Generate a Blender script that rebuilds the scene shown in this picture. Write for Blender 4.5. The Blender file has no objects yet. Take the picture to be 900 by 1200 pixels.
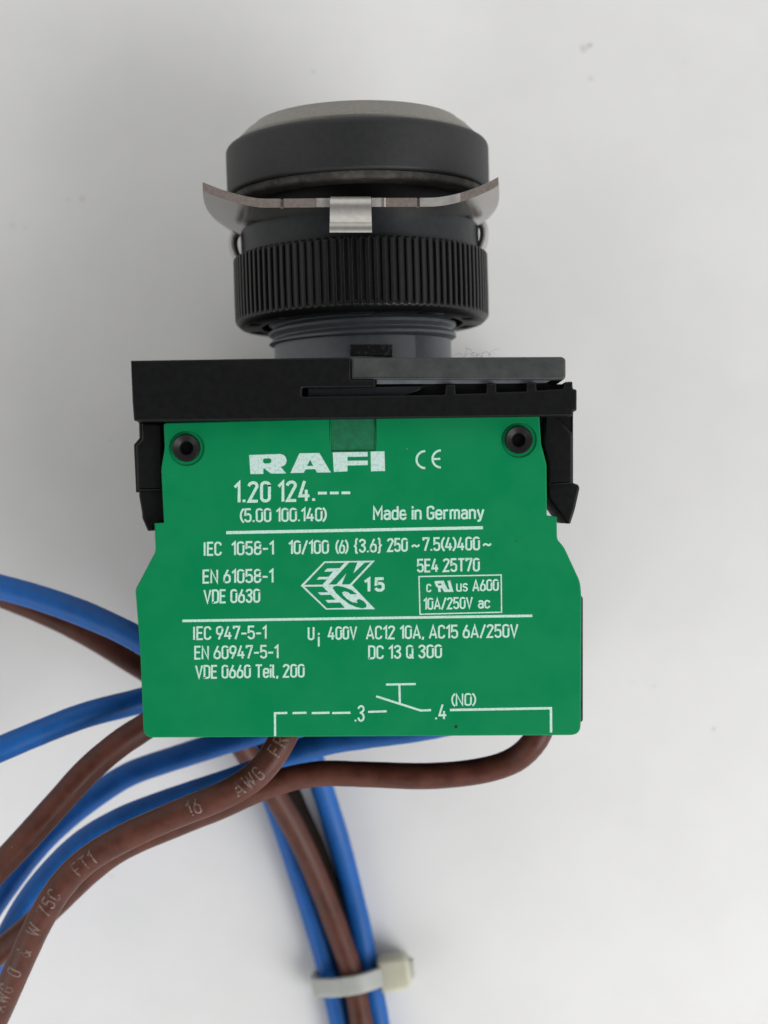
import bpy, bmesh, math, random
from mathutils import Vector, Matrix, noise as mnoise
from mathutils.geometry import tessellate_polygon
random.seed(7)
sc = bpy.context.scene
COL = sc.collection
S = 0.001                      # everything below is in millimetres

# ------------------------------------------------------------------ camera
F = 1900.0                     # focal length in pixels of the 900x1200 frame
HC = 207.0                     # camera height over the table
cam = bpy.data.cameras.new('camera'); cam_o = bpy.data.objects.new('camera', cam); COL.objects.link(cam_o)
cam.sensor_fit = 'VERTICAL'; cam.sensor_height = 24.0; cam.lens = F/1200*24
cam.clip_start = 0.01; cam.clip_end = 20
cam_o.location = (0, 0, HC*S)
cam.dof.use_dof = True; cam.dof.focus_distance = 0.166; cam.dof.aperture_fstop = 15
sc.camera = cam_o
sc.render.resolution_x, sc.render.resolution_y = 768, 1024

# ------------------------------------------------------------------ light
w = bpy.data.worlds.new("World"); sc.world = w; w.use_nodes = True
nt = w.node_tree; bg = nt.nodes['Background']
tc = nt.nodes.new('ShaderNodeTexCoord'); sep = nt.nodes.new('ShaderNodeSeparateXYZ')
nt.links.new(tc.outputs['Generated'], sep.inputs[0])
ramp = nt.nodes.new('ShaderNodeValToRGB')
mp = nt.nodes.new('ShaderNodeMapRange'); mp.inputs[1].default_value = -1; mp.inputs[2].default_value = 1
nt.links.new(sep.outputs['X'], mp.inputs[0]); nt.links.new(mp.outputs[0], ramp.inputs[0])
ramp.color_ramp.elements[0].color = (0.95, 0.94, 0.92, 1); ramp.color_ramp.elements[1].color = (1.0, 1.0, 1.0, 1)
# overhead is dark: the photographer leaning over the table
mz = nt.nodes.new('ShaderNodeMapRange'); mz.interpolation_type = 'SMOOTHSTEP'
for i_, v_ in enumerate((0.62, 0.95, 1.0, 0.02)): mz.inputs[i_+1].default_value = v_
nt.links.new(sep.outputs['Z'], mz.inputs[0])
mul = nt.nodes.new('ShaderNodeVectorMath'); mul.operation = 'SCALE'
nt.links.new(ramp.outputs[0], mul.inputs[0]); nt.links.new(mz.outputs[0], mul.inputs['Scale'])
nt.links.new(mul.outputs[0], bg.inputs['Color'])
bg.inputs['Strength'].default_value = 0.95

def area(name, loc, target, size, power, color):
    l = bpy.data.lights.new(name, 'AREA'); l.shape = 'RECTANGLE'; l.size, l.size_y = size[0]*S, size[1]*S
    l.energy = power; l.color = color
    o = bpy.data.objects.new(name, l); COL.objects.link(o)
    o.location = Vector(loc)*S
    o.rotation_euler = (Vector(target)-Vector(loc)).to_track_quat('-Z', 'Y').to_euler()
    return o
area('window_light', (480, -350, 470), (0, 0, 15), (480, 480), 3.8, (1.0, 0.995, 0.99))
area('fill_light', (-380, -300, 230), (-30, -30, 0), (300, 300), 0.42, (1.0, 0.99, 0.97))  # added fill lamp that brightens the lower left of the table

sc.view_settings.view_transform = 'Standard'; sc.view_settings.look = 'None'
sc.view_settings.exposure = 0.05; sc.view_settings.gamma = 1.0; sc.view_settings.use_curve_mapping = False
sc.cycles.max_bounces = 8

# ------------------------------------------------------------------ materials
def material(name, color, rough=0.5, metal=0.0, vary=0.0, scale=600.0, bump=0.0, bump_scale=3000.0, spec=0.5, second=None, mix=(0.4, 0.6), stretch=None, rough_vary=0.0, sss=0.0, dust=None):
    m = bpy.data.materials.new(name); m.use_nodes = True
    t = m.node_tree; b = t.nodes['Principled BSDF']
    b.inputs['Roughness'].default_value = rough; b.inputs['Metallic'].default_value = metal
    b.inputs['Specular IOR Level'].default_value = spec
    b.inputs['Base Color'].default_value = (*color, 1)
    c = t.nodes.new('ShaderNodeTexCoord'); src = c.outputs['Object']
    if stretch:
        mpn = t.nodes.new('ShaderNodeMapping'); mpn.inputs['Scale'].default_value = stretch
        t.links.new(src, mpn.inputs[0]); src = mpn.outputs[0]
    n = t.nodes.new('ShaderNodeTexNoise'); n.inputs['Scale'].default_value = scale; n.inputs['Detail'].default_value = 6
    n.inputs['Roughness'].default_value = 0.62
    t.links.new(src, n.inputs['Vector'])
    if vary or second:
        r = t.nodes.new('ShaderNodeValToRGB')
        if second:
            r.color_ramp.elements[0].color = (*color, 1); r.color_ramp.elements[1].color = (*second, 1)
        else:
            r.color_ramp.elements[0].color = (*[x*(1-vary) for x in color], 1); r.color_ramp.elements[1].color = (*[min(1, x*(1+vary)) for x in color], 1)
        r.color_ramp.elements[0].position, r.color_ramp.elements[1].position = mix
        t.links.new(n.outputs['Fac'], r.inputs[0]); t.links.new(r.outputs[0], b.inputs['Base Color'])
    if dust:                   # sparse pale specks lying on the surface: (cells per metre, share of cells, speck size, colour)
        sc_d, share, size_d, col_d = dust
        vo = t.nodes.new('ShaderNodeTexVoronoi'); vo.inputs['Scale'].default_value = sc_d
        t.links.new(c.outputs['Object'], vo.inputs['Vector'])
        sp_ = t.nodes.new('ShaderNodeSeparateColor'); t.links.new(vo.outputs['Color'], sp_.inputs[0])
        th = t.nodes.new('ShaderNodeMath'); th.operation = 'GREATER_THAN'; th.inputs[1].default_value = 1-share; t.links.new(sp_.outputs[0], th.inputs[0])
        sz = t.nodes.new('ShaderNodeMapRange'); sz.inputs[3].default_value = size_d*0.3; sz.inputs[4].default_value = size_d; t.links.new(sp_.outputs[1], sz.inputs[0])
        lt = t.nodes.new('ShaderNodeMath'); lt.operation = 'LESS_THAN'; t.links.new(vo.outputs['Distance'], lt.inputs[0]); t.links.new(sz.outputs[0], lt.inputs[1])
        fa = t.nodes.new('ShaderNodeMath'); fa.operation = 'MULTIPLY'; t.links.new(th.outputs[0], fa.inputs[0]); t.links.new(lt.outputs[0], fa.inputs[1])
        fb = t.nodes.new('ShaderNodeMath'); fb.operation = 'MULTIPLY'; t.links.new(fa.outputs[0], fb.inputs[0]); t.links.new(sp_.outputs[2], fb.inputs[1])
        mx = t.nodes.new('ShaderNodeMix'); mx.data_type = 'RGBA'; t.links.new(fb.outputs[0], mx.inputs[0])
        if b.inputs['Base Color'].links: t.links.new(b.inputs['Base Color'].links[0].from_socket, mx.inputs[6])
        else: mx.inputs[6].default_value = (*color, 1)
        mx.inputs[7].default_value = (*col_d, 1); t.links.new(mx.outputs[2], b.inputs['Base Color'])
    if rough_vary:
        mr = t.nodes.new('ShaderNodeMapRange'); mr.inputs[1].default_value = .3; mr.inputs[2].default_value = .7
        mr.inputs[3].default_value = max(0.02, rough-rough_vary); mr.inputs[4].default_value = min(1, rough+rough_vary)
        t.links.new(n.outputs['Fac'], mr.inputs[0]); t.links.new(mr.outputs[0], b.inputs['Roughness'])
    if bump:
        n2 = t.nodes.new('ShaderNodeTexNoise'); n2.inputs['Scale'].default_value = bump_scale; n2.inputs['Detail'].default_value = 3
        t.links.new(src, n2.inputs['Vector'])
        bp = t.nodes.new('ShaderNodeBump'); bp.inputs['Strength'].default_value = bump; bp.inputs['Distance'].default_value = 0.0001
        t.links.new(n2.outputs['Fac'], bp.inputs['Height']); t.links.new(bp.outputs[0], b.inputs['Normal'])
    if sss:
        b.inputs['Transmission Weight'].default_value = 0.30
        b.inputs['Subsurface Weight'].default_value = sss; b.inputs['Subsurface Radius'].default_value = (0.002, 0.002, 0.0015)
        b.inputs['Subsurface Scale'].default_value = 1.0
    return m

M = {}
M['table'] = material('white_laminate', (0.785, 0.785, 0.78), 0.45, vary=0.02, scale=45, bump=0.10, bump_scale=2600, dust=(260, 0.10, 0.075, (0.52, 0.51, 0.48)))
M['green'] = material('green_plastic', (0.0015, 0.205, 0.072), 0.46, vary=0.025, scale=160, bump=0.08, bump_scale=4200, spec=0.16, rough_vary=0.14, dust=(620, 0.06, 0.07, (0.35, 0.42, 0.38)))
M['green_worn'] = material('scuffed_green_plastic', (0.008, 0.135, 0.058), 0.55, vary=0.12, scale=1500, bump=0.20, bump_scale=3000, spec=0.3)
M['ink'] = material('pale_ink', (0.34, 0.60, 0.49), 0.55, second=(0.54, 0.75, 0.66), scale=5000, mix=(0.36, 0.54))
M['ink_worn'] = material('worn_pale_ink', (0.30, 0.53, 0.45), 0.6, second=(0.54, 0.70, 0.66), scale=3500, mix=(0.32, 0.52))
M['black'] = material('black_plastic', (0.0058, 0.0061, 0.0063), 0.42, vary=0.10, scale=1500, bump=0.10, bump_scale=6000, spec=0.19, rough_vary=0.03, dust=(620, 0.09, 0.08, (0.30, 0.30, 0.29)))
M['rivet'] = material('black_rivet_head', (0.004, 0.004, 0.004), 0.38, spec=0.22)
M['tab_steel'] = material('folded_nickel', (0.52, 0.50, 0.47), 0.40, metal=0.85, vary=0.05, scale=1800)
M['black_satin'] = material('black_ribbed_plastic', (0.0055, 0.0057, 0.006), 0.36, spec=0.34, vary=0.1, scale=1500, bump=0.06, bump_scale=6000, rough_vary=0.05, dust=(600, 0.04, 0.08, (0.22, 0.22, 0.21)))
M['bezel'] = material('charcoal_plastic', (0.0165, 0.017, 0.018), 0.52, spec=0.36, vary=0.10, scale=1800, bump=0.18, bump_scale=7000)
M['gasket'] = material('dusty_rubber', (0.035, 0.033, 0.030), 0.8, second=(0.085, 0.082, 0.074), scale=900, mix=(0.42, 0.68), bump=0.3, bump_scale=4000)
M['silver'] = material('matt_silver', (0.235, 0.225, 0.198), 0.5, metal=0.3, vary=0.07, scale=2600, bump=0.08, bump_scale=6000)
M['cap'] = material('pale_button_plastic', (0.55, 0.54, 0.50), 0.35, vary=0.05)
M['slate'] = material('slate_grey_plastic', (0.140, 0.157, 0.174), 0.38, vary=0.08, scale=800, bump=0.08, bump_scale=4000, rough_vary=0.06)
M['flange'] = material('worn_grey_plastic', (0.032, 0.035, 0.035), 0.5, spec=0.4, second=(0.060, 0.064, 0.064), scale=420, mix=(0.36, 0.70), bump=0.25, bump_scale=3500)
M['collar'] = material('dark_slate_plastic', (0.010, 0.0125, 0.0145), 0.38, spec=0.30, vary=0.2, scale=900, bump=0.12, bump_scale=5000)
M['steel'] = material('nickel_sheet', (0.40, 0.385, 0.365), 0.27, metal=1.0, vary=0.03, scale=300)
M['cut_steel'] = material('brushed_nickel', (0.42, 0.405, 0.385), 0.48, metal=0.55, vary=0.08, scale=900, bump=0.06, bump_scale=2500, rough_vary=0.08)
M['bronze'] = material('bronze_cut_edge', (0.42, 0.335, 0.30), 0.40, metal=0.85, second=(0.50, 0.455, 0.42), scale=2600, mix=(0.40, 0.65), bump=0.2, bump_scale=5000)
M['brown'] = material('brown_insulation', (0.080, 0.0258, 0.0165), 0.42, vary=0.18, scale=420, bump=0.16, bump_scale=1500, rough_vary=0.12, spec=0.25, dust=(700, 0.10, 0.07, (0.22, 0.17, 0.15)))
M['darkbrown'] = material('dark_brown_insulation', (0.013, 0.009, 0.0065), 0.7, vary=0.12, scale=500, bump=0.08, bump_scale=3000, spec=0.05)
M['blue'] = material('blue_insulation', (0.006, 0.098, 0.36), 0.48, vary=0.10, scale=420, bump=0.12, bump_scale=1800, rough_vary=0.10, spec=0.30, dust=(700, 0.07, 0.07, (0.20, 0.28, 0.40)))
M['wire_ink'] = material('faded_grey_print', (0.085, 0.036, 0.027), 0.6, second=(0.20, 0.145, 0.12), scale=1700, mix=(0.40, 0.66))
M['nylon'] = material('natural_nylon', (0.50, 0.52, 0.48), 0.45, vary=0.04, sss=0.5)
M['nylon_yellow'] = material('yellowed_nylon', (0.62, 0.61, 0.49), 0.5, vary=0.04, sss=0.6)
M['lint'] = material('grey_lint', (0.30, 0.30, 0.29), 0.9)
M['void'] = material('dusty_recess', (0.006, 0.006, 0.006), 0.5, second=(0.10, 0.12, 0.12), scale=2600, mix=(0.56, 0.72), bump=0.5, bump_scale=4000)

# specks of dirt on the table
def table_specks(m):
    t = m.node_tree; b = t.nodes['Principled BSDF']
    old = b.inputs['Base Color'].links[0].from_socket
    c = t.nodes['Texture Coordinate'] if 'Texture Coordinate' in t.nodes else [n for n in t.nodes if n.type == 'TEX_COORD'][0]
    ns = t.nodes.new('ShaderNodeTexNoise'); ns.inputs['Scale'].default_value = 900; ns.inputs['Detail'].default_value = 3
    t.links.new(c.outputs['Object'], ns.inputs['Vector'])
    for (px, py, r, a) in [(684, 58, 0.75, .28), (691, 53, 0.45, .50), (692, 92, 0.6, .18), (79, 234, .5, .13), (96, 234, .6, .17), (14, 264, .7, .10), (30, 267, .6, .12), (367, 84, .45, .28), (800, 75, .7, .06), (740, 800, .6, .05)]:
        k = HC/F
        d = t.nodes.new('ShaderNodeVectorMath'); d.operation = 'DISTANCE'
        t.links.new(c.outputs['Object'], d.inputs[0]); d.inputs[1].default_value = ((px-450)*k*S, (600-py)*k*S, 0)
        ad = t.nodes.new('ShaderNodeMath'); ad.operation = 'MULTIPLY_ADD'; ad.inputs[1].default_value = 1.6*r*S; 
        t.links.new(ns.outputs['Fac'], ad.inputs[0]); t.links.new(d.outputs['Value'], ad.inputs[2])
        mr = t.nodes.new('ShaderNodeMapRange'); mr.inputs[1].default_value = 0.8*r*S; mr.inputs[2].default_value = 1.7*r*S
        mr.inputs[3].default_value = a; mr.inputs[4].default_value = 0
        t.links.new(ad.outputs[0], mr.inputs[0])
        mx = t.nodes.new('ShaderNodeMix'); mx.data_type = 'RGBA'
        t.links.new(mr.outputs[0], mx.inputs[0]); t.links.new(old, mx.inputs[6]); mx.inputs[7].default_value = (0.10, 0.095, 0.085, 1)
        old = mx.outputs[2]
    t.links.new(old, b.inputs['Base Color'])
table_specks(M['table'])

# ------------------------------------------------------------------ helpers
def P(px, py, z):              # pixel of the 900x1200 frame -> point at height z (mm)
    k = (HC-z)/F
    return Vector(((px-450)*k, (600-py)*k, z))

def world_loc(o):
    v = Vector((0, 0, 0))
    while o is not None:
        v += o.location; o = o.parent
    return v

def link(name, me, mats, parent=None, smooth=35):
    for m in (mats if isinstance(mats, (list, tuple)) else [mats]):
        me.materials.append(m)
    base = world_loc(parent) if parent else Vector((0, 0, 0))
    me.transform(Matrix.Translation(-base) @ Matrix.Scale(S, 4))
    if smooth:
        me.polygons.foreach_set('use_smooth', [True]*len(me.polygons)); me.set_sharp_from_angle(angle=math.radians(smooth))
        for p in me.polygons:
            if abs(p.normal.z) > 0.99995: p.use_smooth = False
    me.update()
    o = bpy.data.objects.new(name, me); COL.objects.link(o); o.parent = parent
    return o

def bm_mesh(bm, name='m'):
    bmesh.ops.recalc_face_normals(bm, faces=bm.faces[:])
    me = bpy.data.meshes.new(name); bm.to_mesh(me); bm.free(); return me

def join(meshes):              # several meshes into one (mm)
    bm = bmesh.new()
    for me in meshes:
        bm.from_mesh(me); bpy.data.meshes.remove(me)
    out = bpy.data.meshes.new('m'); bm.to_mesh(out); bm.free(); return out

def clean(lp, want_ccw):
    out = []
    for q in lp:
        q = Vector((q[0], q[1]))
        if not out or (q-out[-1]).length > 0.004: out.append(q)
    if (out[0]-out[-1]).length <= 0.004: out.pop()
    ar = sum(p.x*q.y-q.x*p.y for p, q in zip(out, out[1:]+out[:1]))
    return out if (ar > 0) == want_ccw else out[::-1]

def inset(lp, d):              # move a loop to its left by d
    out = []; N = len(lp)
    for i in range(N):
        e0 = (lp[i]-lp[i-1]).normalized(); e1 = (lp[(i+1) % N]-lp[i]).normalized()
        n0 = Vector((-e0.y, e0.x)); n1 = Vector((-e1.y, e1.x)); m = n0+n1
        m = m.normalized() if m.length > 1e-4 else n0
        out.append(lp[i]+m*d*min(1.8, 1/max(0.3, m.dot(n1))))
    return out

def extrude(loops, z0, z1, bevel=0.15):    # loops of XY points (outline, then holes), solid from z0 to z1 with rounded edges
    bevel = min(bevel, (z1-z0)/2*0.95)
    lps = [clean(lp, i == 0) for i, lp in enumerate(loops)]
    bm = bmesh.new(); first, last = [], []
    steps = [(bevel*(1-math.sin(t)), bevel*(1-math.cos(t))) for t in (0, math.pi/6, math.pi/3, math.pi/2)]   # (inset, drop)
    lev = [(i_, z0+d_) for i_, d_ in steps]+[(i_, z1-d_) for i_, d_ in steps[::-1]]
    caps = ([], [])
    for lp in lps:
        rows = [[bm.verts.new((q.x, q.y, z)) for q in inset(lp, i_)] for i_, z in lev]
        for r0, r1 in zip(rows, rows[1:]):
            for j in range(len(lp)):
                k = (j+1) % len(lp); bm.faces.new((r0[j], r0[k], r1[k], r1[j]))
        caps[0].append(rows[0]); caps[1].append(rows[-1])
    for cap in caps:
        flat = [v for r in cap for v in r]
        for tri in tessellate_polygon([[v.co.copy() for v in r] for r in cap]):
            try: bm.faces.new([flat[i] for i in tri])
            except ValueError: pass
    return bm_mesh(bm)

def fill(loops, z):            # flat filled shape (printed)
    lps = [clean(lp, i == 0) for i, lp in enumerate(loops)]
    me = bpy.data.meshes.new('m'); flat = [(q.x, q.y, z) for lp in lps for q in lp]
    me.from_pydata(flat, [], [t for t in tessellate_polygon([[Vector((q.x, q.y, 0)) for q in lp] for lp in lps])])
    me.update()
    for p in me.polygons:
        if p.normal.z < 0: p.flip()
    return me

def px_loop(pts, z): return [P(x, y, z).xy for x, y in pts]

def rounded(pts, r, n=5):      # round the corners of a pixel polygon
    out = []; N = len(pts)
    for i, p in enumerate(pts):
        rr = r[i] if isinstance(r, (list, tuple)) else r
        p = Vector(p); a = Vector(pts[i-1]); b = Vector(pts[(i+1) % N])
        la, lb = (a-p).length, (b-p).length
        d = min(rr, la*.45, lb*.45)
        if d < 0.3: out.append(p); continue
        p0 = p+(a-p).normalized()*d; p1 = p+(b-p).normalized()*d
        for k in range(n+1):
            t = k/n; out.append(p0*(1-t)**2+p*2*t*(1-t)+p1*t*t)
    return [tuple(q) for q in out]

def solid(name, pts, z0, z1, m, parent, bevel=0.15, r=1.0, zref=None, holes=()):
    zr = z1 if zref is None else zref
    return link(name, extrude([px_loop(rounded(pts, r), zr)]+[px_loop(h, zr) for h in holes], z0, z1, bevel), m, parent)

def circle_px(cx, cy, r, n=40): return [(cx+r*math.cos(2*math.pi*k/n), cy+r*math.sin(2*math.pi*k/n)) for k in range(n)]

def spline(pts, step=0.8):     # Catmull-Rom through 3-D points, resampled
    pts = [Vector(p) for p in pts]
    q = [pts[0]*2-pts[1]]+pts+[pts[-1]*2-pts[-2]]
    dense = []
    for i in range(1, len(q)-2):
        p0, p1, p2, p3 = q[i-1:i+3]
        for k in range(24):
            t = k/24
            dense.append(0.5*((2*p1)+(p2-p0)*t+(2*p0-5*p1+4*p2-p3)*t*t+(3*p1-p0-3*p2+p3)*t**3))
    dense.append(pts[-1])
    for _ in range(10):        # relax little kinks
        dense = [dense[0]]+[(dense[i-1]+dense[i]*2+dense[i+1])/4 for i in range(1, len(dense)-1)]+[dense[-1]]
    out = [dense[0]]; acc = 0
    for a, b in zip(dense, dense[1:]):
        acc += (b-a).length
        if acc >= step: out.append(b); acc = 0
    out.append(dense[-1])
    return out

def frames(path):
    fr = []
    for i, p in enumerate(path):
        t = (path[min(i+1, len(path)-1)]-path[max(i-1, 0)]).normalized()
        up = Vector((0, 0, 1)); up = (up-t*up.dot(t)).normalized()
        fr.append((p, t, up, t.cross(up)))
    return fr

def wobble(p, wob=0.035): return 1+wob*(mnoise.noise(p*0.22)+0.5*mnoise.noise(p*0.9))
def tube(path, r, n=24, ry=None, taper=None, wob=0):
    bm = bmesh.new(); rings = []
    for i, (p, t, u, s) in enumerate(frames(path)):
        k = taper(i/(len(path)-1)) if taper else 1
        w_ = wobble(p, wob)
        rings.append([bm.verts.new(p+(s*math.cos(a)*r+u*math.sin(a)*(ry or r))*k*w_) for a in (2*math.pi*j/n for j in range(n))])
    for a, b in zip(rings, rings[1:]):
        for j in range(n): bm.faces.new((a[j], a[(j+1) % n], b[(j+1) % n], b[j]))
    bm.faces.new(rings[0]); bm.faces.new(rings[-1])
    return bm_mesh(bm)

def empty(name, loc, label, cat, group=None):
    o = bpy.data.objects.new(name, None); COL.objects.link(o); o.location = Vector(loc)*S; o.empty_display_size = 0.01
    return tag(o, label, cat, group)
def tag(o, label, cat, group=None):
    o['label'] = label; o['category'] = cat
    if group: o['group'] = group
    return o

# ------------------------------------------------------------------ table
bm = bmesh.new()
n = 24; W = 900
vs = [[bm.verts.new((-W+2*W*i/n, -W+2*W*j/n, 0)) for i in range(n+1)] for j in range(n+1)]
for j in range(n):
    for i in range(n): bm.faces.new((vs[j][i], vs[j][i+1], vs[j+1][i+1], vs[j+1][i]))
t = link('table', bm_mesh(bm), M['table'], smooth=0); t['kind'] = 'structure'

# ------------------------------------------------------------------ the switch
ZA = 24.0                      # height of the switch axis
KA = (HC-ZA)/F
sw = empty('push_button_switch', (-2.5, 0, 0), 'black push button switch with printed green face plate, lying on the white table', 'switch')

AX0 = P(425.5, 410, ZA); TILT = math.radians(1.7)
ROT = Matrix.Translation(AX0) @ Matrix.Rotation(TILT, 4, 'Z') @ Matrix.Translation((0, -AX0.y, 0)).to_4x4()
def axis_pt(r, Y, a):          # r from axis, Y along it, a = angle (90 deg faces the camera)
    return ROT @ Vector((r*math.cos(a), Y, r*math.sin(a)))

def lathe(prof, n=128, closed=False, rfun=None):
    bm = bmesh.new(); rings = []
    for (Y, r) in prof:
        rings.append([bm.verts.new(axis_pt(rfun(Y, r, a) if rfun else r, Y, a)) for a in (2*math.pi*j/n for j in range(n))])
    pairs = list(zip(rings, rings[1:])) + ([(rings[-1], rings[0])] if closed else [])
    for a, b in pairs:
        for j in range(n): bm.faces.new((a[j], a[(j+1) % n], b[(j+1) % n], b[j]))
    if not closed:
        bm.faces.new(rings[0]); bm.faces.new(rings[-1])
    return bm_mesh(bm)

def arc_prof(c, r, a0, a1, n=5):
    return [(c[0]+r*math.sin(math.radians(a0+(a1-a0)*k/n)), c[1]+r*math.cos(math.radians(a0+(a1-a0)*k/n))) for k in range(n+1)]

# bezel: charcoal ring with soft front corner
link('bezel', lathe([(35.6, 9), (35.6, 14.35)]+arc_prof((36.0, 14.35), .4, -90, 0)+[(39.6, 14.78)]+arc_prof((40.4, 13.95), .83, 0, 62)+[(41.5, 13.3), (41.5, 9)], closed=True), M['bezel'], sw)
link('gasket', lathe([(34.75, 9), (34.75, 13.9)]+arc_prof((35.1, 13.9), .35, -90, 0)+[(35.55, 14.25), (35.58, 9)], closed=True), M['gasket'], sw)
link('front_ring', lathe([(41.3, 10.2), (41.3, 13.7), (41.6, 13.7), (42.7, 12.6), (43.35, 11.7)]+arc_prof((43.25, 11.35), .35, 50, 90, 3)+[(43.6, 10.9), (42.6, 10.3)], closed=True), M['silver'], sw)
link('button_cap', lathe([(40.2, 0.01), (40.2, 10.2), (42.2, 10.2), (42.6, 9.8), (42.9, 7), (43.0, 3), (43.02, 0.01)]), M['cap'], sw)
# inner neck behind the bezel and the smooth collar
link('shadow_groove', lathe([(31.6, 8), (31.6, 11.6), (34.9, 11.6), (34.9, 8)], closed=True), M['black'], sw)  # inner neck coloured black to stand for the deep shade under the bezel
link('collar', lathe([(28.4, 9), (28.4, 13.35), (31.3, 13.40)]+arc_prof((31.5, 13.0), .4, 0, 90, 4)+[(31.9, 9)], closed=True), M['collar'], sw)

# knurled nut
NT = 102
def knurl(Y, r, a):
    if r < 14.0 or Y > 28.75 or Y < 21.58: return r
    ph = (a*NT/(2*math.pi)) % 1.0
    k = min(1, max(0, (abs(ph-.5)*2-0.42)/0.26))          # flat rib, narrow groove
    fade = min(1, max(0, (Y-21.6)/0.45))
    return r-0.36*k*fade
prof = [(20.95, 11.3), (20.95, 13.6), (21.15, 13.85), (21.45, 14.15), (21.6, 14.22)]+[(21.6+0.11*k, 14.27) for k in range(1, 6)]+[(24+1.1*k, 14.30) for k in range(0, 5)]+[(28.55, 14.28), (28.8, 13.9), (28.82, 13.2), (27.5, 11.3)]
kn = lathe(prof, n=NT*18, closed=True, rfun=knurl)
nut = link('knurled_nut', kn, M['black_satin'], sw, smooth=50)
# dark notches on the underside of the nut
nb = bmesh.new()
for k in range(10):
    a = math.radians(18+36*k)
    for (da, dr) in ((0.10, 0),):
        q = [axis_pt(r, Y, a+s*da) for Y in (20.87, 21.1) for r in (12.0, 13.3) for s in (-1, 1)]
        v = [nb.verts.new(p) for p in q]
        for f in ((0, 1, 3, 2), (4, 6, 7, 5), (0, 2, 6, 4), (1, 5, 7, 3), (0, 4, 5, 1), (2, 3, 7, 6)): nb.faces.new([v[i] for i in f])
link('nut_lugs', bm_mesh(nb), M['bezel'], nut)

# threaded neck: helical ridges then a smooth shank
def thread(Y, r, a):
    y = Y+1.25*a/(2*math.pi)
    if Y < 18.9: return 9.93
    ph = ((Y-0.62*math.sin(a)*0-18.95)+1.25*(a/(2*math.pi))) / 1.25 % 1.0
    tri = 1-abs(ph-.5)*2
    return 9.95+0.60*min(1, max(0, (tri-0.12)/0.62))*min(1, (Y-18.9)/0.15)
tp = [(13.4, 8.5), (13.4, 9.93), (18.9, 9.93)]+[(18.9+0.05*k, 10.2) for k in range(1, 71)]+[(22.4, 8.5)]
link('threaded_neck', lathe(tp, n=160, closed=True, rfun=lambda Y, r, a: r if r < 9 else thread(Y, r, a)), M['slate'], sw, smooth=50)
a0 = P(410, 404, 33.6); a1 = P(460, 417, 33.6)
link('neck_slot', extrude([[(a0.x, a1.y), (a1.x, a1.y-.1), (a1.x, a0.y), (a0.x, a0.y)]], 28, 34.12, 0.12), M['void'], sw)  # raised block; black stands in for the slot's shade, pale flecks are debris

# ---------------- spring clip of nickelled sheet with bronze cut edges
ZC = ZA+16.0
def cx(px, z=ZC): return (px-450)*(HC-z)/F
def clip_y(x):                 # centre line of the sheet along the front edge (mm)
    yb = P(0, 237.5, ZC).y + 0.006*(x+3)
    xl, xr = cx(312), cx(503)
    if x < xl: d = xl-x; yb += 0.026*d*d+0.10*d*(1-math.exp(-d/1.5))
    if x > xr: d = x-xr; yb += 0.036*d*d+0.04*d*(1-math.exp(-d/1.5))
    return yb
xL, xR = cx(237.5), cx(584)
marks = sorted([xL+(xR-xL)*k/70 for k in range(71)]+[cx(v) for v in (328.5, 329, 332, 332.5, 370, 370.5, 375, 387, 387.5, 435, 435.5, 447, 447.5, 452, 488.5, 489, 491.5, 492)])
TH = 0.92
def front_z(x):
    p = x*F/(HC-ZC)+450
    if 328.8 < p < 332.2 or 488.8 < p < 491.7: return ZC-0.5
    if 387.2 < p < 435.2: return ZC-0.9
    if 370.2 < p < 387.2 or 435.2 < p < 452: return ZC+0.1
    return ZC
bm = bmesh.new(); NZ = 20; ZB = 14.5
def edge_x(x, u):              # the sides of the sheet bulge outward and draw in towards the rear
    c = (xL+xR)/2; h = (xR-xL)/2; k = (x-c)/h
    return x + k*abs(k)**3*(0.75*math.sin(math.pi*min(1, u*1.05))-0.9*u**3)
grid = []
for x in marks:
    col = []
    for k in range(NZ+1):
        u = k/NZ; z = front_z(x)*(1-u)+ZB*u
        X = edge_x(x, u)
        dy = clip_y(x)
        col.append((X, dy-0.5*u*0, z))
    grid.append(col)
top = [[bm.verts.new((x, y+TH/2, z)) for x, y, z in c] for c in grid]
bot = [[bm.verts.new((x, y-TH/2, z)) for x, y, z in c] for c in grid]
edge_faces = []
for i in range(len(marks)-1):
    for k in range(NZ):
        bm.faces.new((top[i][k], top[i+1][k], top[i+1][k+1], top[i][k+1])); bm.faces.new((bot[i][k], bot[i][k+1], bot[i+1][k+1], bot[i+1][k]))
    edge_faces.append(bm.faces.new((top[i][0], bot[i][0], bot[i+1][0], top[i+1][0])))
    bm.faces.new((top[i][-1], top[i+1][-1], bot[i+1][-1], bot[i][-1]))
for i in (0, -1):
    for k in range(NZ): bm.faces.new((top[i][k], top[i][k+1], bot[i][k+1], bot[i][k]))
for f in edge_faces:
    pc = f.calc_center_median().x*F/(HC-ZC)+450
    f.material_index = 2 if (372 < pc < 388 or 434 < pc < 447 or 492 < pc < 540) else 1
clip = link('spring_clip', bm_mesh(bm), [M['steel'], M['bronze'], M['cut_steel']], sw, smooth=40)
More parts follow.
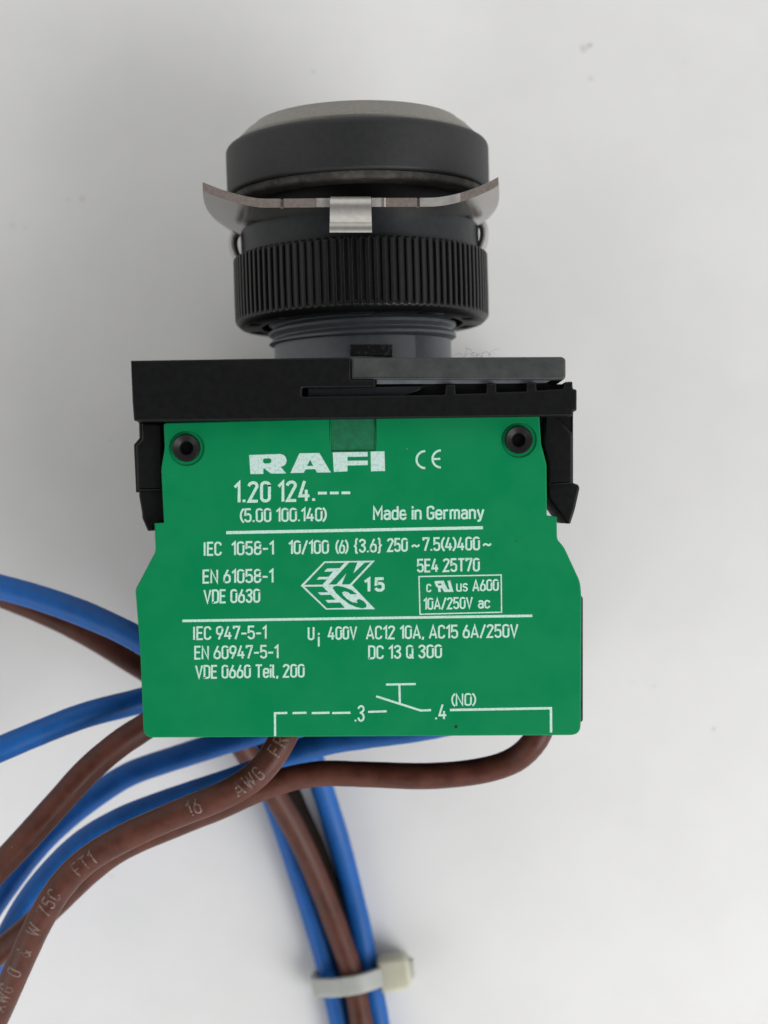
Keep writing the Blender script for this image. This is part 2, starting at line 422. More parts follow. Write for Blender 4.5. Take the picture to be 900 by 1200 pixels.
# folded centre tab facing the camera
xa, xb = cx(387.5, ZC+.5), cx(434.5, ZC+.5)
Yt = P(0, 231.5, ZC+.5).y
prof = [(Yt-.25, ZC-1.6), (Yt-.25, ZC-.7), (Yt-.3, ZC-.1), (Yt-.55, ZC+.34), (Yt-1.0, ZC+.50), (Yt-1.7, ZC+.30), (Yt-2.2, ZC+.02), (Yt-2.55, ZC-.10), (Yt-2.85, ZC+.02), (Yt-3.15, ZC+.16), (Yt-3.28, ZC+.1)]
pp = spline([(0, y, z) for y, z in prof], 0.12)
bm = bmesh.new(); rows = []
for i, p in enumerate(pp):
    t_ = (pp[min(i+1, len(pp)-1)]-pp[max(0, i-1)]).normalized(); nrm = Vector((0, t_.z, -t_.y))*0.5
    w0 = 0.12*(i/len(pp))
    rows.append([bm.verts.new((xx, q.y, q.z)) for q in (p, p+nrm) for xx in (xa-w0, xa+.06, xb-.06, xb+w0)])
for a, b in zip(rows, rows[1:]):
    for i0, i1 in ((0, 1), (1, 2), (2, 3), (3, 7), (7, 6), (6, 5), (5, 4), (4, 0)):
        bm.faces.new((a[i0], a[i1], b[i1], b[i0]))
for rw in (rows[0], rows[-1]): bm.faces.new((rw[0], rw[1], rw[2], rw[3], rw[7], rw[6], rw[5], rw[4]))
link('clip_tab', bm_mesh(bm), M['tab_steel'], clip, smooth=50)
# little bent feet of the clip beside the collar
for pts in ([(277, 273), (274, 279), (273.3, 288), (275.5, 297), (280, 306)], [(564.5, 262), (567, 268), (567.5, 276), (565.5, 286), (561, 296)]):
    path = spline([P(x, y, ZA+1.5-0.10*k) for k, (x, y) in enumerate(pts)], 0.15)
    link('clip_foot', tube(path, 0.50, 14, ry=1.1), M['cut_steel'], clip)

# ---------------- coupling block, flange and latches
ZB1 = 45.5
block = [(153, 422.5), (411, 418.6), (411, 444.5), (440, 445), (440, 453.5), (354, 454.5), (354, 464.5), (521.5, 462.5), (522.5, 450.5), (533.5, 450.5), (534, 461.5), (570, 460.5), (570.5, 449), (581.5, 449), (582, 459.5), (617, 458.5), (617.5, 448), (628.5, 448), (629, 457.5), (660, 455.5), (661.5, 447.5), (671, 447), (671.5, 455.5), (676, 456.5), (676, 481), (672, 482), (672, 487), (190, 493.5), (156.8, 493), (155, 470)]
blk = solid('coupling_block', block, 3.0, ZB1, M['black'], sw, bevel=0.18, r=1.6)
solid('block_recess', [(345, 448), (640, 446.5), (646, 450.5), (668, 449.5), (668, 470), (345, 478)], 5, 44.3, M['black'], blk, bevel=0.1)
solid('inner_tongue', [(361, 455), (498, 452.5), (490, 458), (474, 464), (361, 465)], 30, 44.95, M['collar'], blk, bevel=0.08)
fl = solid('flange', [(411.6, 419.2), (659, 418), (663, 421), (663, 442), (660.5, 445), (411.6, 444.6)], 18, 45.35, M['flange'], sw, bevel=0.22, r=2)
solid('flange_lip', [(441, 444), (650, 443), (640, 448.5), (620, 449), (441, 450)], 24, 44.7, M['slate'], fl, bevel=0.08)  # paler than the flange: the lit lower lip is put into its colour
la = solid('latch', [(161, 488), (193, 486), (193, 610), (180, 616), (182, 613), (179, 621.5), (173, 622.5), (166.5, 607.5), (166, 600), (162.5, 580), (163, 577), (159, 577), (156.5, 521), (163, 513.5), (162.5, 496), (161, 494)], 32, 42.6, M['black'], sw, bevel=0.2, r=1.2)
solid('latch_step', [(166, 496), (191, 496), (191, 575), (161, 575), (159, 522), (166, 515)], 40, 43.0, M['black'], la, bevel=0.25, r=1.5)
lb = solid('latch', [(630, 482), (672, 480), (672, 566), (678, 568), (679.5, 572), (674, 597), (668.5, 614), (665, 613.5), (642.5, 583), (640.8, 545), (634, 518)], 32, 42.6, M['black'], sw, bevel=0.25, r=1.5)
solid('latch_step', [(638, 484), (650, 485.5), (671, 508), (671, 567), (642.5, 569), (642, 543), (636, 519)], 40, 43.0, M['black'], lb, bevel=0.25, r=1.5)

# ---------------- housing under the face plate
solid('switch_housing', [(196, 505), (628, 495), (634, 600), (672, 690), (683.5, 700), (683.5, 846), (660, 852), (186, 852), (178, 846), (172, 700), (190, 600)], 2.0, 42.35, M['black'], sw, bevel=0.3, r=3)

# ---------------- face plate
ZP = 44.0
out = [(191.5, 495.5), (387.5, 490.6), (387.5, 528.5), (440, 527.5), (439.5, 489.3), (632, 484.5), (634, 520), (640.5, 544), (641, 604), (652.5, 605.5), (653, 632), (661, 641), (680, 682), (681.5, 700), (680.6, 861.5), (168.3, 864.5), (164, 760), (158.5, 691), (182.3, 646), (181, 613), (192, 612.5), (188.8, 550), (193, 524)]
rad = [4, .3, 1, 1, .3, 4, 4, 4, 1, 1, 3, 5, 6, 4, 12, 11, 3, 4, 4, 1, 1, 4, 4]
R1, R2 = (218.5, 525), (608, 515.5)
plate = link('face_plate', extrude([px_loop(rounded(out, rad), ZP), px_loop(circle_px(*R1, 20.2), ZP), px_loop(circle_px(*R2, 20.2), ZP)], 42.4, ZP, 0.12), M['green'], sw)
solid('recessed_tab', [(385, 484), (443, 483), (443, 531), (385, 532)], 42.41, ZP-0.16, M['green_worn'], plate, bevel=0.02, r=1)
for c in (R1, R2):
    rc = P(*c, ZP); k = (HC-ZP)/F
    link('rivet_seat', extrude([px_loop(circle_px(*c, 21.5), ZP), px_loop(circle_px(*c, 9), ZP)], 42.42, ZP-0.14, 0.02), M['green'], plate)
    bm = bmesh.new(); rings = []
    pr = [(16.3, -.6), (16.3, .22), (15.9, .34), (15.2, .38), (14.2, .33), (10.0, .10), (8.4, .04), (7.4, -.05), (6.6, -.4), (6.2, -1.2)]
    for (r, h) in pr:
        rings.append([bm.verts.new((rc.x+r*k*math.cos(a), rc.y+r*k*math.sin(a), ZP+h)) for a in (2*math.pi*j/48 for j in range(48))])
    for a, b in zip(rings, rings[1:]):
        for j in range(48): bm.faces.new((a[j], a[(j+1) % 48], b[(j+1) % 48], b[j]))
    bm.faces.new(rings[-1]); bm.faces.new(rings[0])
    link('rivet', bm_mesh(bm), M['rivet'], plate, smooth=60)
# two dark nicks in the green face
link('paint_nick', join([fill([px_loop([(532, 851), (535, 849.5), (536.5, 852), (534, 853.8)], ZP)], ZP+.012), fill([px_loop([(604, 633.4), (605.6, 633), (605.8, 634.6)], ZP)], ZP+.012)]), M['void'], plate)
solid('housing_sliver', [(678, 798), (681.8, 797), (681.6, 815), (682.6, 826), (681.2, 842), (678, 842)], 42.5, 43.6, M['black'], plate, bevel=0.1, r=1)  # sliver of the housing behind the plate, added as a separate piece

# ------------------------------------------------------------------ lettering (own condensed stroke alphabet)
def arc(cx_, cy_, rx, ry, a0, a1, n=9):
    return [(cx_+rx*math.cos(math.radians(a0+(a1-a0)*k/n)), cy_+ry*math.sin(math.radians(a0+(a1-a0)*k/n))) for k in range(n+1)]
def oval(w, y0, y1):           # narrow stadium shape
    r = w/2
    return arc(r, y1-r, r, r, 0, 180)+arc(r, y0+r, r, r, 180, 360)+[(w, y1-r)]
D = 0.36
def G():
    g = {}
    g['0'] = (D, [oval(D, 0, 1)]); g['O'] = g['0']
    g['1'] = (0.17, [[(0, .80), (.17, 1), (.17, 0)]])
    g['2'] = (D, [arc(D/2, 1-D/2, D/2, D/2, 170, 0)+arc(D/2, 1-D/2, D/2, D/2, 0, -35, 3)[1:]+[(0, 0), (D, 0)]])
    g['3'] = (D, [arc(D/2, .80, D/2, .20, 165, -70)+[(.14, .545)], [(.14, .545)]+arc(D/2, .255, D/2, .255, 72, -165, 12)])
    g['4'] = (D+.04, [[(.20, 1), (0, .24), (D+.04, .24)], [(.29, .52), (.29, 0)]])
    g['5'] = (D, [[(D-.02, 1), (.02, 1), (.01, .53)]+arc(D/2, .40, D/2, .20, 130, 0)+arc(D/2, .20, D/2, .20, 0, -165)])
    g['6'] = (D, [[(.23, 1), (.05, .50), (0, .34), (0, .18)]+arc(D/2, .18, D/2, .18, 180, 360)+[(D, .30)], [(D, .29)]+arc(D/2, .42, D/2, .18, 0, 150)])
    g['9'] = (D, [[(D-w_, 1-y_) for w_, y_ in k_] for k_ in g['6'][1]])
    g['7'] = (D, [[(0, .86), (0, 1), (D, 1), (D, .95), (.12, 0)]])
    g['8'] = (D, [[(x_+.02, y_) for x_, y_ in oval(D-.04, .53, 1)], oval(D, 0, .53)])
    g['A'] = (.44, [[(0, 0), (.22, 1), (.44, 0)], [(.08, .27), (.36, .27)]])
    g['C'] = (D, [arc(D/2, 1-D/2, D/2, D/2, -5, 180)+arc(D/2, D/2, D/2, D/2, 180, 365)])
    g['D'] = (D, [[(0, 0), (0, 1)]+arc(D-.17, .83, .17, .17, 90, 0)+arc(D-.17, .17, .17, .17, 0, -90)+[(0, 0)]])
    g['E'] = (.32, [[(.32, 1), (0, 1), (0, 0), (.32, 0)], [(0, .52), (.28, .52)]])
    g['F'] = (.32, [[(.32, 1), (0, 1), (0, 0)], [(0, .52), (.28, .52)]])
    g['G'] = (D, [arc(D/2, 1-D/2, D/2, D/2, 0, 180)+arc(D/2, D/2, D/2, D/2, 180, 360)+[(D, .48), (.20, .48)]])
    g['I'] = (.06, [[(.02, 0), (.02, 1)]])
    g['M'] = (.48, [[(0, 0), (0, 1), (.24, .38), (.48, 1), (.48, 0)]])
    g['N'] = (.38, [[(0, 0), (0, 1), (.38, 0), (.38, 1)]])
    g['Q'] = (D, [oval(D, 0, 1), [(.20, .24), (.40, -.03)]])
    g['R'] = (D, [[(0, 0), (0, 1)]+arc(D-.24, .76, .24, .24, 90, -90), [(D-.22, .52), (0, .52)], [(.16, .52), (.38, 0)]])
    g['T'] = (.38, [[(0, 1), (.38, 1)], [(.19, 1), (.19, 0)]])
    g['U'] = (D, [[(0, 1)]+arc(D/2, D/2, D/2, D/2, 180, 360)+[(D, 1)]])
    g['V'] = (.42, [[(0, 1), (.21, 0), (.42, 1)]])
    g['W'] = (.62, [[(0, 1), (.15, 0), (.31, .85), (.47, 0), (.62, 1)]])
    g['Z'] = (D, [[(0, 1), (D, 1), (0, 0), (D, 0)]])
    X = .70; b = .32; r = b/2
    g['a'] = (b, [arc(r, X-r, r, r, 150, 0)+[(b, 0)], [(b, .40), (r, .42)]+arc(r*.95, .21, r*.95, .21, 100, 270)+[(b*.8, .03), (b, .14)]])
    g['c'] = (b, [arc(r, X-r, r, r, 10, 180)+arc(r, r, r, r, 180, 350)])
    g['d'] = (b, [oval(b, 0, X), [(b, 0), (b, 1)]])
    g['e'] = (b, [[(.02, .36), (b, .36)], [(b, .34), (b, X-r)]+arc(r, X-r, r, r, 0, 180)+arc(r, r, r, r, 180, 345)])
    g['i'] = (0, [[(0, 0), (0, X)], [(0, .92), (0, 1)]])
    g['l'] = (.09, [[(0, 1), (0, .10), (.03, .01), (.10, 0)]])
    g['m'] = (.52, [[(0, 0), (0, X)], arc(.13, X-.13, .13, .13, 160, 0)+[(.26, 0)], arc(.39, X-.13, .13, .13, 160, 0)+[(.52, 0)]])
    g['n'] = (b, [[(0, 0), (0, X)], arc(r, X-r, r, r, 170, 0)+[(b, 0)]])
    g['r'] = (.22, [[(0, 0), (0, X)], arc(.14, X-.14, .14, .14, 170, 60)])
    g['s'] = (.30, [arc(.15, X-.17, .15, .17, 25, 250)[:-2]+[(.05, .40), (.25, .31)]+arc(.15, .17, .15, .17, 40, -155)])
    g['u'] = (b, [[(0, X)]+arc(r, r, r, r, 180, 360), [(b, X), (b, 0)]])
    g['y'] = (.34, [[(0, X), (.17, .02)], [(.34, X), (.15, -.14), (.08, -.2), (.02, -.2)]])
    g['.'] = (.05, [[(.025, 0), (.025, .05)]]); g[','] = (.06, [[(.04, .07), (.04, 0), (.0, -.10)]])
    g['-'] = (.26, [[(0, .42), (.26, .42)]]); g['/'] = (.30, [[(0, -.04), (.30, 1.02)]])
    g['('] = (.11, [arc(.36, .48, .36, .62, 122, 238)]); g[')'] = (.11, [[(.11-x_, y_) for x_, y_ in arc(.36, .48, .36, .62, 122, 238)]])
    br = [(.18, 1.08), (.11, 1.03), (.09, .9), (.09, .62), (.0, .5), (.09, .38), (.09, .08), (.11, -.05), (.18, -.1)]
    g['{'] = (.18, [br]); g['}'] = (.18, [[(.18-x_, y_) for x_, y_ in br]])
    g['~'] = (.36, [[(0, .34), (.05, .43), (.11, .45), (.18, .40), (.25, .34), (.31, .36), (.36, .46)]])
    g['&'] = (.42, [[(.42, 0), (.08, .70), (.08, .85), (.17, 1), (.27, .85), (.27, .70)], [(.27, .71), (.02, .34), (.02, .14), (.14, 0), (.28, .06)], [(.27, .05), (.42, .36)]])
    return g
GL = G()

def text_strokes(s, gap=0.17, space=0.26):
    x = 0; out = []
    for ch in s:
        if ch == ' ': x += space; continue
        w_, st = GL[ch]
        for k in st: out.append([(x+a, b) for a, b in k])
        x += w_+gap
    return out, x-gap

def ribbon(bm, pts, hw, to3d, z):     # flat stroke of half width hw with mitred joins
    q = [Vector(p) for p in pts]
    q = [q[0]]+[b for a, b in zip(q, q[1:]) if (b-a).length > 1e-4]
    if len(q) < 2: return
    closed = (q[0]-q[-1]).length < 1e-3
    if closed: q.pop()
    N = len(q)
    def nrm(a, b):
        d = (b-a).normalized(); return Vector((-d.y, d.x))
    L, R = [], []
    for i in range(N):
        if closed or 0 < i < N-1:
            n0 = nrm(q[i-1], q[i]); n1 = nrm(q[i], q[(i+1) % N])
            mm = n0+n1
            if mm.length < 1e-3: mm = n0
            mm = mm.normalized(); k = min(2.2, 1/max(0.2, mm.dot(n1)))
        elif i == 0: mm = nrm(q[0], q[1]); k = 1
        else: mm = nrm(q[-2], q[-1]); k = 1
        p = q[i]
        if not closed and i == 0: p = p-(q[1]-q[0]).normalized()*hw*.55
        if not closed and i == N-1: p = p+(q[-1]-q[-2]).normalized()*hw*.55
        L.append(bm.verts.new(to3d(*(p+mm*hw*k), z))); R.append(bm.verts.new(to3d(*(p-mm*hw*k), z)))
    for i in range(N if closed else N-1):
        j = (i+1) % N
        bm.faces.new((L[i], L[j], R[j], R[i]))

ZT = ZP+0.010
ink = bmesh.new(); layer = [0]
def nextz():
    layer[0] = (layer[0]+1) % 9
    return ZT+layer[0]*0.0015
def write(s, x0, y0, x1, y1, cap, sw=2.3, bm=None, gap=0.17, space=0.26):
    """cap-height text whose outer ink box runs from (x0, baseline y0) to (x1, baseline y1), in pixels"""
    st, wd = text_strokes(s, gap, space)
    h = cap-sw; L = (x1-x0)-sw
    sl = (y1-y0)/(x1-x0); ux = L/max(wd, 0.05)
    for k in st:
        pts = []
        for a, b in k:
            X = x0+sw/2+a*ux; Y = y0-sw/2-b*h+sl*(X-x0)
            pts.append((X+0.05*random.uniform(-1, 1), Y+0.05*random.uniform(-1, 1)))
        ribbon(bm or ink, pts, sw/2, P, nextz())
def line(pts, sw): ribbon(ink, pts, sw/2, P, nextz())

write('1.20 124.', 274, 589.5, 370, 587.7, 25.2, 3.5, gap=.20, space=.24)
for x in (373.5, 387.5, 401): line([(x, 577.9-(x-373)*.012), (x+8.6, 577.8-(x-373)*.012)], 3.2)
# (the dashes follow the full stop)
write('(5.00 100.140)', 281, 612.3, 383, 611, 16.6, 2.3)
write('Made in Germany', 437, 609.7, 567.5, 608.6, 16.6, 2.4)
line([(266, 624.2), (565, 618.4)], 3.6)
write('IEC', 238.3, 651.6, 259.8, 651.2, 16.6, 2.3); write('1058-1', 271, 651, 321, 650.2, 16.6, 2.3)
write('10/100', 338, 649.7, 385.5, 649, 16.4, 2.3); write('(6)', 393, 649, 408.5, 648.6, 16.4, 2.1)
write('{3.6}', 414.5, 648, 447.5, 647.3, 16.4, 2.2); write('250', 453.5, 647, 478, 646.5, 16.4, 2.3); write('~', 482, 646.5, 492, 646.3, 16.4, 2.2)
write('7.5(4)400', 495, 646, 562.5, 645, 16.4, 2.3); write('~', 565.5, 645, 576, 645, 16.4, 2.2)
write('EN 61058-1', 237.3, 684, 320.5, 683, 16.6, 2.3); write('VDE 0630', 238.4, 707.5, 305, 706.3, 16.6, 2.3)
write('5E4 25T70', 488.5, 671, 562.3, 669.8, 16.2, 2.3)
line([(491, 675.6), (587.3, 673.8), (587.8, 717.4), (492.2, 719.8), (491, 675.6)], 1.5)
write('c', 499.5, 694.2, 505.6, 694, 13.6, 1.8); write('us', 534.5, 693.6, 548.3, 693.2, 13.6, 1.8); write('A600', 553.5, 693.2, 584.6, 692.4, 14, 2.0)
write('10A/250V', 496, 714.8, 554, 713.4, 14.2, 2.0); write('ac', 560, 713.4, 574.5, 713, 13.6, 2.0)
line([(214.5, 727.6), (623, 721.6)], 3.0)
write('IEC 947-5-1', 226, 750.2, 312.5, 749, 16.2, 2.2); write('EN 60947-5-1', 227.6, 773, 326.5, 771.6, 16.2, 2.2); write('VDE 0660 Teil, 200', 228.7, 795.6, 357, 794, 16.2, 2.2)
write('U', 360.5, 750.3, 368.6, 750.2, 15.8, 2.2); write('i', 372.4, 758.2, 374.7, 758.2, 17, 2.2); write('400V', 384, 750, 418.5, 749.4, 15.8, 2.2)
write('AC12 10A, AC15 6A/250V', 428.8, 749.6, 607.3, 747.2, 16.2, 2.2); write('DC 13 Q 300', 431.4, 772.6, 518, 771.2, 16.2, 2.2)
# circuit diagram
line([(336, 835.4), (322.2, 835.8), (322.4, 862)], 2.6)
for a, b in ((343.5, 358.5), (366, 385.5), (390, 410)): line([(a, 835.6), (b, 835.2)], 2.6)
write('.3', 415, 846, 427.3, 845.8, 19.5, 2.2); line([(432, 834.2), (452.5, 833.6)], 2.4)
line([(453, 802.2), (486.5, 801.6)], 2.5); line([(468, 802), (468.6, 824)], 2.5); line([(441.5, 816.2), (493, 832.6), (504.5, 832.2)], 2.5)
write('.4', 509.5, 843.4, 523.5, 843.1, 18.2, 2.3); line([(528, 832), (645.6, 829.9), (645.8, 857.6)], 2.9)
write('(NO)', 528.8, 827.6, 558, 827, 15, 1.9)
# CE mark
line(arc(498.5, 538.6, 10.4, 10.0, 95, 265, 16), 2.5); line(arc(516.8, 537.8, 10.0, 10.0, 95, 265, 16), 2.5); line([(508, 537.9), (515.3, 537.7)], 2.4)
write('15', 426.6, 694, 450.8, 693.2, 17, 3.4, gap=.34)
lettering = link('printed_lettering', bm_mesh(ink), M['ink'], plate, smooth=0)
for p in lettering.data.polygons:
    if p.normal.z < 0: p.flip()

def pts_from(lst, ox, oy, k): return [(ox+x/k, oy+y/k) for x, y in lst]
# bold maker's name
k1 = (285, 520, 8.18); k2 = (425, 515, 4.286); k3 = (265, 515, 4.5)
Rout = [(57, 108), (355, 98)]+[(388, 108), (408, 130), (417, 158), (412, 185), (395, 208), (360, 222), (412, 284), (268, 287), (200, 235), (193, 240), (193, 289), (69, 291)]
Rin = [(205, 141), (255, 139), (270, 152), (270, 175), (255, 188), (205, 190), (190, 178), (190, 152)]
Aout = [(452, 281), (538, 92), (730, 88), (840, 275), (708, 276), (690, 243), (600, 246), (580, 278)]
Ain = [(642, 150), (612, 214), (670, 212)]
Fo = [(562, 68), (746, 66), (746, 90), (640, 92), (640, 112), (747, 111), (747, 135), (640, 137), (640, 168), (568, 171)]
Io = [(762, 64), (835, 62), (838, 166), (764, 168)]
mk = [fill([px_loop(pts_from(Rout, *k1), ZT), px_loop(pts_from(Rin, *k1), ZT)], ZT+.002), fill([px_loop(pts_from(Aout, *k1), ZT), px_loop(pts_from(Ain, *k1), ZT)], ZT+.002),
      fill([px_loop(pts_from(Fo, *k3), ZT)], ZT+.002), fill([px_loop(pts_from(Io, *k3), ZT)], ZT+.002)]
# the hexagonal approval mark
ke = (348, 650, 8.18)
hexo = [(36, 297), (262, 64), (747, 57), (527, 292), (750, 523), (277, 526)]
E1 = [(70, 290), (268, 80), (457, 77), (408, 130), (288, 133), (260, 163), (348, 161), (302, 212), (212, 213), (188, 239), (290, 236), (245, 287)]
N1 = [(305, 286), (500, 75), (580, 73), (540, 180), (650, 75), (708, 72), (508, 284), (430, 285), (472, 180), (378, 286)]
E2 = [(72, 307), (245, 305), (300, 360), (200, 362), (224, 386), (325, 384), (370, 432), (273, 435), (297, 461), (415, 458), (458, 510), (285, 514)]
C1 = [(343, 322), (352, 304), (390, 298), (450, 310), (520, 337), (575, 378), (515, 380), (490, 360), (455, 352), (433, 362), (440, 385), (480, 425), (530, 455), (580, 463), (572, 434), (600, 425), (640, 445), (668, 480), (664, 505), (630, 514), (570, 504), (500, 473), (430, 420), (372, 365)]
mk.append(fill([px_loop(pts_from(q, *ke), ZT) for q in (hexo, E1, N1, E2, C1)], ZT+.002))
ku = (486, 650, 8.18)
mk.append(fill([px_loop(pts_from([(187, 254), (276, 248), (300, 300), (318, 334), (334, 333), (313, 251), (340, 247), (372, 356), (283, 358), (262, 320), (246, 322), (252, 358), (227, 358), (222, 318), (203, 302)], *ku), ZT), px_loop(pts_from([(220, 278), (252, 275), (260, 292), (230, 295)], *ku), ZT)], ZT+.002))
link('printed_marks', join(mk), M['ink_worn'], plate, smooth=0)

# ------------------------------------------------------------------ wires
WR = 1.43
def wire(label, pts, m, r=WR):
    path = spline([P(x, y, z) for x, y, z in pts])
    o = link('insulated_wire', tube(path, r, wob=0.035), m)
    tag(o, label, 'wire', 'wires of the switch')
    return o, path
w1, path1 = wire('brown wire with faint grey print curving down from under the green plate', [(345, 800, 33), (337, 850, 36), (322, 882, 37), (298, 910, 37), (262, 932, 37), (200, 957, 36), (145, 982, 35.5), (102, 1008, 35), (72, 1038, 34.5), (50, 1073, 34), (31, 1112, 33), (8, 1163, 31), (-22, 1230, 27), (-60, 1310, 20)], M['brown'], 1.47)
wire('brown wire looping left from the lower right corner of the green plate', [(645, 815, 30), (636, 848, 31), (624, 872, 31), (600, 892, 30), (560, 904, 29.5), (500, 909.5, 29), (430, 907.5, 28.5), (370, 907, 28.5), (315, 920, 28.5), (260, 944, 28.5), (195, 970, 28.5), (145, 992, 28.5), (108, 1018, 28.5), (75, 1049, 28), (42, 1080, 27), (10, 1107, 26), (-30, 1138, 24), (-90, 1180, 18)], M['brown'])
wire('blue wire running left beneath the brown wire with the print', [(590, 790, 24), (562, 826, 23), (530, 846, 22.5), (480, 856, 23), (425, 863, 23), (375, 872, 23), (338, 887, 23), (290, 908, 23), (230, 928, 23), (150, 957, 23), (100, 985, 22.5), (62, 1020, 22), (32, 1058, 21.5), (8, 1100, 21), (-20, 1150, 20), (-60, 1220, 16)], M['blue'])
wire('blue wire arching behind the thick brown wire at its left', [(380, 830, 18), (320, 852, 18), (260, 871, 18), (200, 890, 18), (150, 908, 18), (105, 937, 18), (65, 970, 18), (30, 1008, 18), (-2, 1052, 17.5), (-35, 1105, 16), (-80, 1190, 12)], M['blue'])
wire('brown wire leaving the lower left corner of the green plate diagonally', [(230, 828, 27), (190, 840, 28), (165, 855, 29), (138, 873, 30), (103, 903, 30.5), (65, 945, 31), (28, 986, 31), (-12, 1028, 30), (-70, 1090, 26), (-130, 1160, 18)], M['brown'], 1.5)
wire('blue wire leaving the left edge of the plate, lower one', [(230, 808, 20), (190, 815, 22), (150, 825, 24), (100, 838, 26), (50, 857, 27), (0, 878, 28), (-50, 900, 27), (-130, 940, 22)], M['blue'])
wire('blue wire arching to the left edge of the plate, uppermost one', [(240, 810, 26), (200, 775, 27), (160, 748, 27), (105, 722, 26), (50, 702, 25), (0, 688, 24), (-50, 677, 22), (-140, 662, 15)], M['blue'])
wire('dark brown wire tucked under the uppermost blue wire', [(240, 830, 17), (200, 803, 18), (160, 778, 18.5), (105, 744, 19), (50, 717, 19), (0, 697, 19), (-50, 680, 18), (-140, 655, 12)], M['brown'])
# the tied bundle lying on the table
wire('blue wire of the tied bundle, next to the strap\'s plain end', [(270, 830, 9), (300, 890, 6), (322, 940, 4), (343, 1000, 2.4), (362, 1060, 1.8), (380, 1120, 1.6), (393, 1170, 1.6), (405, 1230, 1.6), (420, 1320, 1.6)], M['blue'])
wire('brown wire on top of the tied bundle', [(262, 840, 14), (290, 885, 12), (324, 935, 9), (352, 985, 6.2), (376, 1040, 4.6), (398, 1098, 3.9), (412, 1140, 3.6), (422, 1190, 3.6), (430, 1240, 3.6), (440, 1320, 3.6)], M['brown'])
wire('blue wire of the tied bundle, next to the strap\'s square head', [(335, 830, 9), (362, 880, 6.5), (378, 925, 4.5), (392, 970, 2.8), (406, 1020, 2), (419, 1075, 1.7), (430, 1130, 1.6), (440, 1180, 1.6), (448, 1230, 1.6), (460, 1320, 1.6)], M['blue'])
wire('blackish brown wire in the shade between bundle wires', [(290, 830, 9), (320, 890, 5.5), (346, 945, 3.4), (368, 995, 2.1), (388, 1050, 1.55), (404, 1105, 1.5), (414, 1150, 1.5), (421, 1200, 1.5), (436, 1320, 1.5)], M['darkbrown'])

# faint print along the front wire
def wire_print():
    bm = bmesh.new(); fr = frames(path1)
    cum = [0]
    for a, b in zip(path1, path1[1:]): cum.append(cum[-1]+(b-a).length)
    def at(s, v, z):           # s along the wire from its far end, v across it
        s = max(0.01, min(cum[-1]-0.01, s))
        i = max(j for j in range(len(cum)-1) if cum[j] <= s)
        f = (s-cum[i])/max(1e-6, cum[i+1]-cum[i])
        p = fr[i][0].lerp(fr[i+1][0], f); u = fr[i][2].lerp(fr[i+1][2], f).normalized(); sd = fr[i][3].lerp(fr[i+1][3], f).normalized()
        a = v/1.47
        return p+(u*math.cos(a)+sd*math.sin(a))*(1.47*wobble(p)+0.014+z)
    def near(px, py): return min(range(len(path1)), key=lambda j: (P(px, py, path1[j].z)-path1[j]).length)
    cnt = 0
    for s, (x, y), off, hgt in [('FRC', (330, 872), .12, 1.5), ('AWG', (294, 915), .05, 1.5), ('16', (232, 947), .2, 1.5), ('FT1', (104, 1012), .0, 1.5), ('75C', (62, 1056), .05, 1.5), ('W', (48, 1084), .05, 1.5), ('&', (33, 1104), .0, 1.5), ('O', (24, 1128), .05, 1.5), ('AWG', (8, 1160), .1, 1.5)]:
        st, wd = text_strokes(s, .26)
        s0 = cum[near(x, y)]; sc_ = hgt*1.15
        for k in st:
            # reads upward along the wire: text direction runs from the low left end towards the plate
            dense = []
            for a, b in zip(k, k[1:]):
                for q in range(3): dense.append((a[0]+(b[0]-a[0])*q/3, a[1]+(b[1]-a[1])*q/3))
            dense.append(k[-1]); cnt = (cnt+1) % 5
            pts = [(s0+wd*sc_/2-a*sc_, (b-0.5)*hgt+off) for a, b in dense]
            ribbon(bm, pts, 0.10, at, cnt*0.002)
    return bm_mesh(bm)
wp = link('printed_lettering', wire_print(), M['wire_ink'], w1, smooth=0)

# ------------------------------------------------------------------ cable tie round the bundle
tie = empty('cable_tie', P(412, 1148, 0), 'milky white nylon cable tie strapped round the wire bundle', 'cable tie', None)
c = P(412, 1148, 3.0); d = (P(452, 1142, 0)-P(372, 1156, 0)).normalized(); dn = Vector((-d.y, d.x, 0))
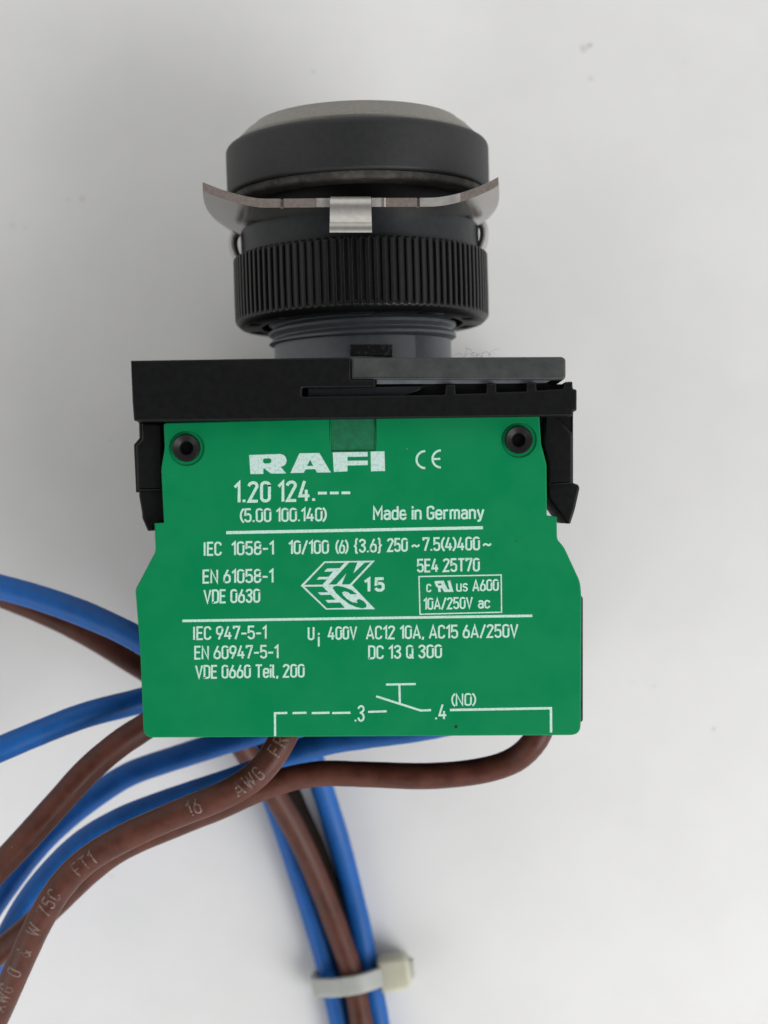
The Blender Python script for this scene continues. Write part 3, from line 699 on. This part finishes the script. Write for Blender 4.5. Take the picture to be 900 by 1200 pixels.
# band outline in the (d, z) plane
hx = 4.45
ring = [(-hx, 1.0), (-hx, 3.2), (-3.4, 4.3), (-1.6, 5.2), (0.6, 5.45), (2.2, 4.9), (3.6, 3.9), (hx, 3.0), (hx, 1.0), (3.4, 0.12), (-3.4, 0.12)]
pts = []
NR = len(ring)
for i in range(NR):            # Catmull-Rom closed
    p0, p1, p2, p3 = (Vector(ring[(i+j) % NR]) for j in (-1, 0, 1, 2))
    for k in range(6):
        t_ = k/6; pts.append(0.5*((2*p1)+(p2-p0)*t_+(2*p0-5*p1+4*p2-p3)*t_**2+(3*p1-p0-3*p2+p3)*t_**3))
bm = bmesh.new(); rows = []
bw = 1.22
cz = Vector((0, 2.6))
for i, q in enumerate(pts):
    tg = (pts[(i+1) % len(pts)]-pts[i-1]).normalized(); nr = Vector((-tg.y, tg.x))
    if nr.dot(q-cz) < 0: nr = -nr
    o2 = q+nr*0.55
    row = []
    for (qq, s_) in ((q, -bw), (q, bw), (o2, bw-.12), (o2, -bw+.12)):
        v = Vector((c.x, c.y, 0))+d*qq.x+dn*s_; v.z = max(0.02, qq.y); row.append(bm.verts.new(v))
    rows.append(row)
for i in range(len(rows)):
    a, b = rows[i], rows[(i+1) % len(rows)]
    for j in range(4): bm.faces.new((a[j], a[(j+1) % 4], b[(j+1) % 4], b[j]))
link('strap', bm_mesh(bm), M['nylon'], tie, smooth=40)
hc = P(462.5, 1140, 3.0)
loop = [hc.xy+(d*a+dn*b).xy for a, b in rounded([(-2.0, -2.15), (1.5, -2.0), (2.0, -1.5), (2.05, 1.45), (1.5, 2.05), (-2.0, 2.2)], .55)]
head = link('locking_head', extrude([loop], 0.5, 4.3, 0.55), M['nylon_yellow'], tie)
lp2 = [hc.xy+(d*a+dn*b).xy for a, b in rounded([(1.4, -1.3), (2.55, -1.15), (2.6, 1.1), (1.4, 1.3)], .3)]
link('strap_tail', extrude([lp2], 1.0, 2.9, 0.3), M['nylon'], tie)

# ------------------------------------------------------------------ lint caught on the upper edge of the flange
bm_parts = []
rl = random.Random(11)
for k in range(9):             # loose curls
    x, y, z = 550+rl.gauss(2, 6), 418.5, 38+rl.uniform(-3, 3); an = rl.uniform(70, 110); cv = rl.uniform(-26, 26); q = []
    for j in range(rl.randint(6, 13)):
        q.append(P(x, y, z)); an += cv+rl.uniform(-14, 14); x += 1.5*math.cos(math.radians(an)); y = min(418.5, max(404, y-1.5*math.sin(math.radians(an)))); z += rl.uniform(-.25, .25)
    bm_parts.append(tube(spline(q, .1), rl.choice((0.010, 0.013, 0.018)), 5))
tag(link('lint', join(bm_parts), M['lint']), 'wisp of grey lint caught on the upper edge of the grey flange', 'lint')
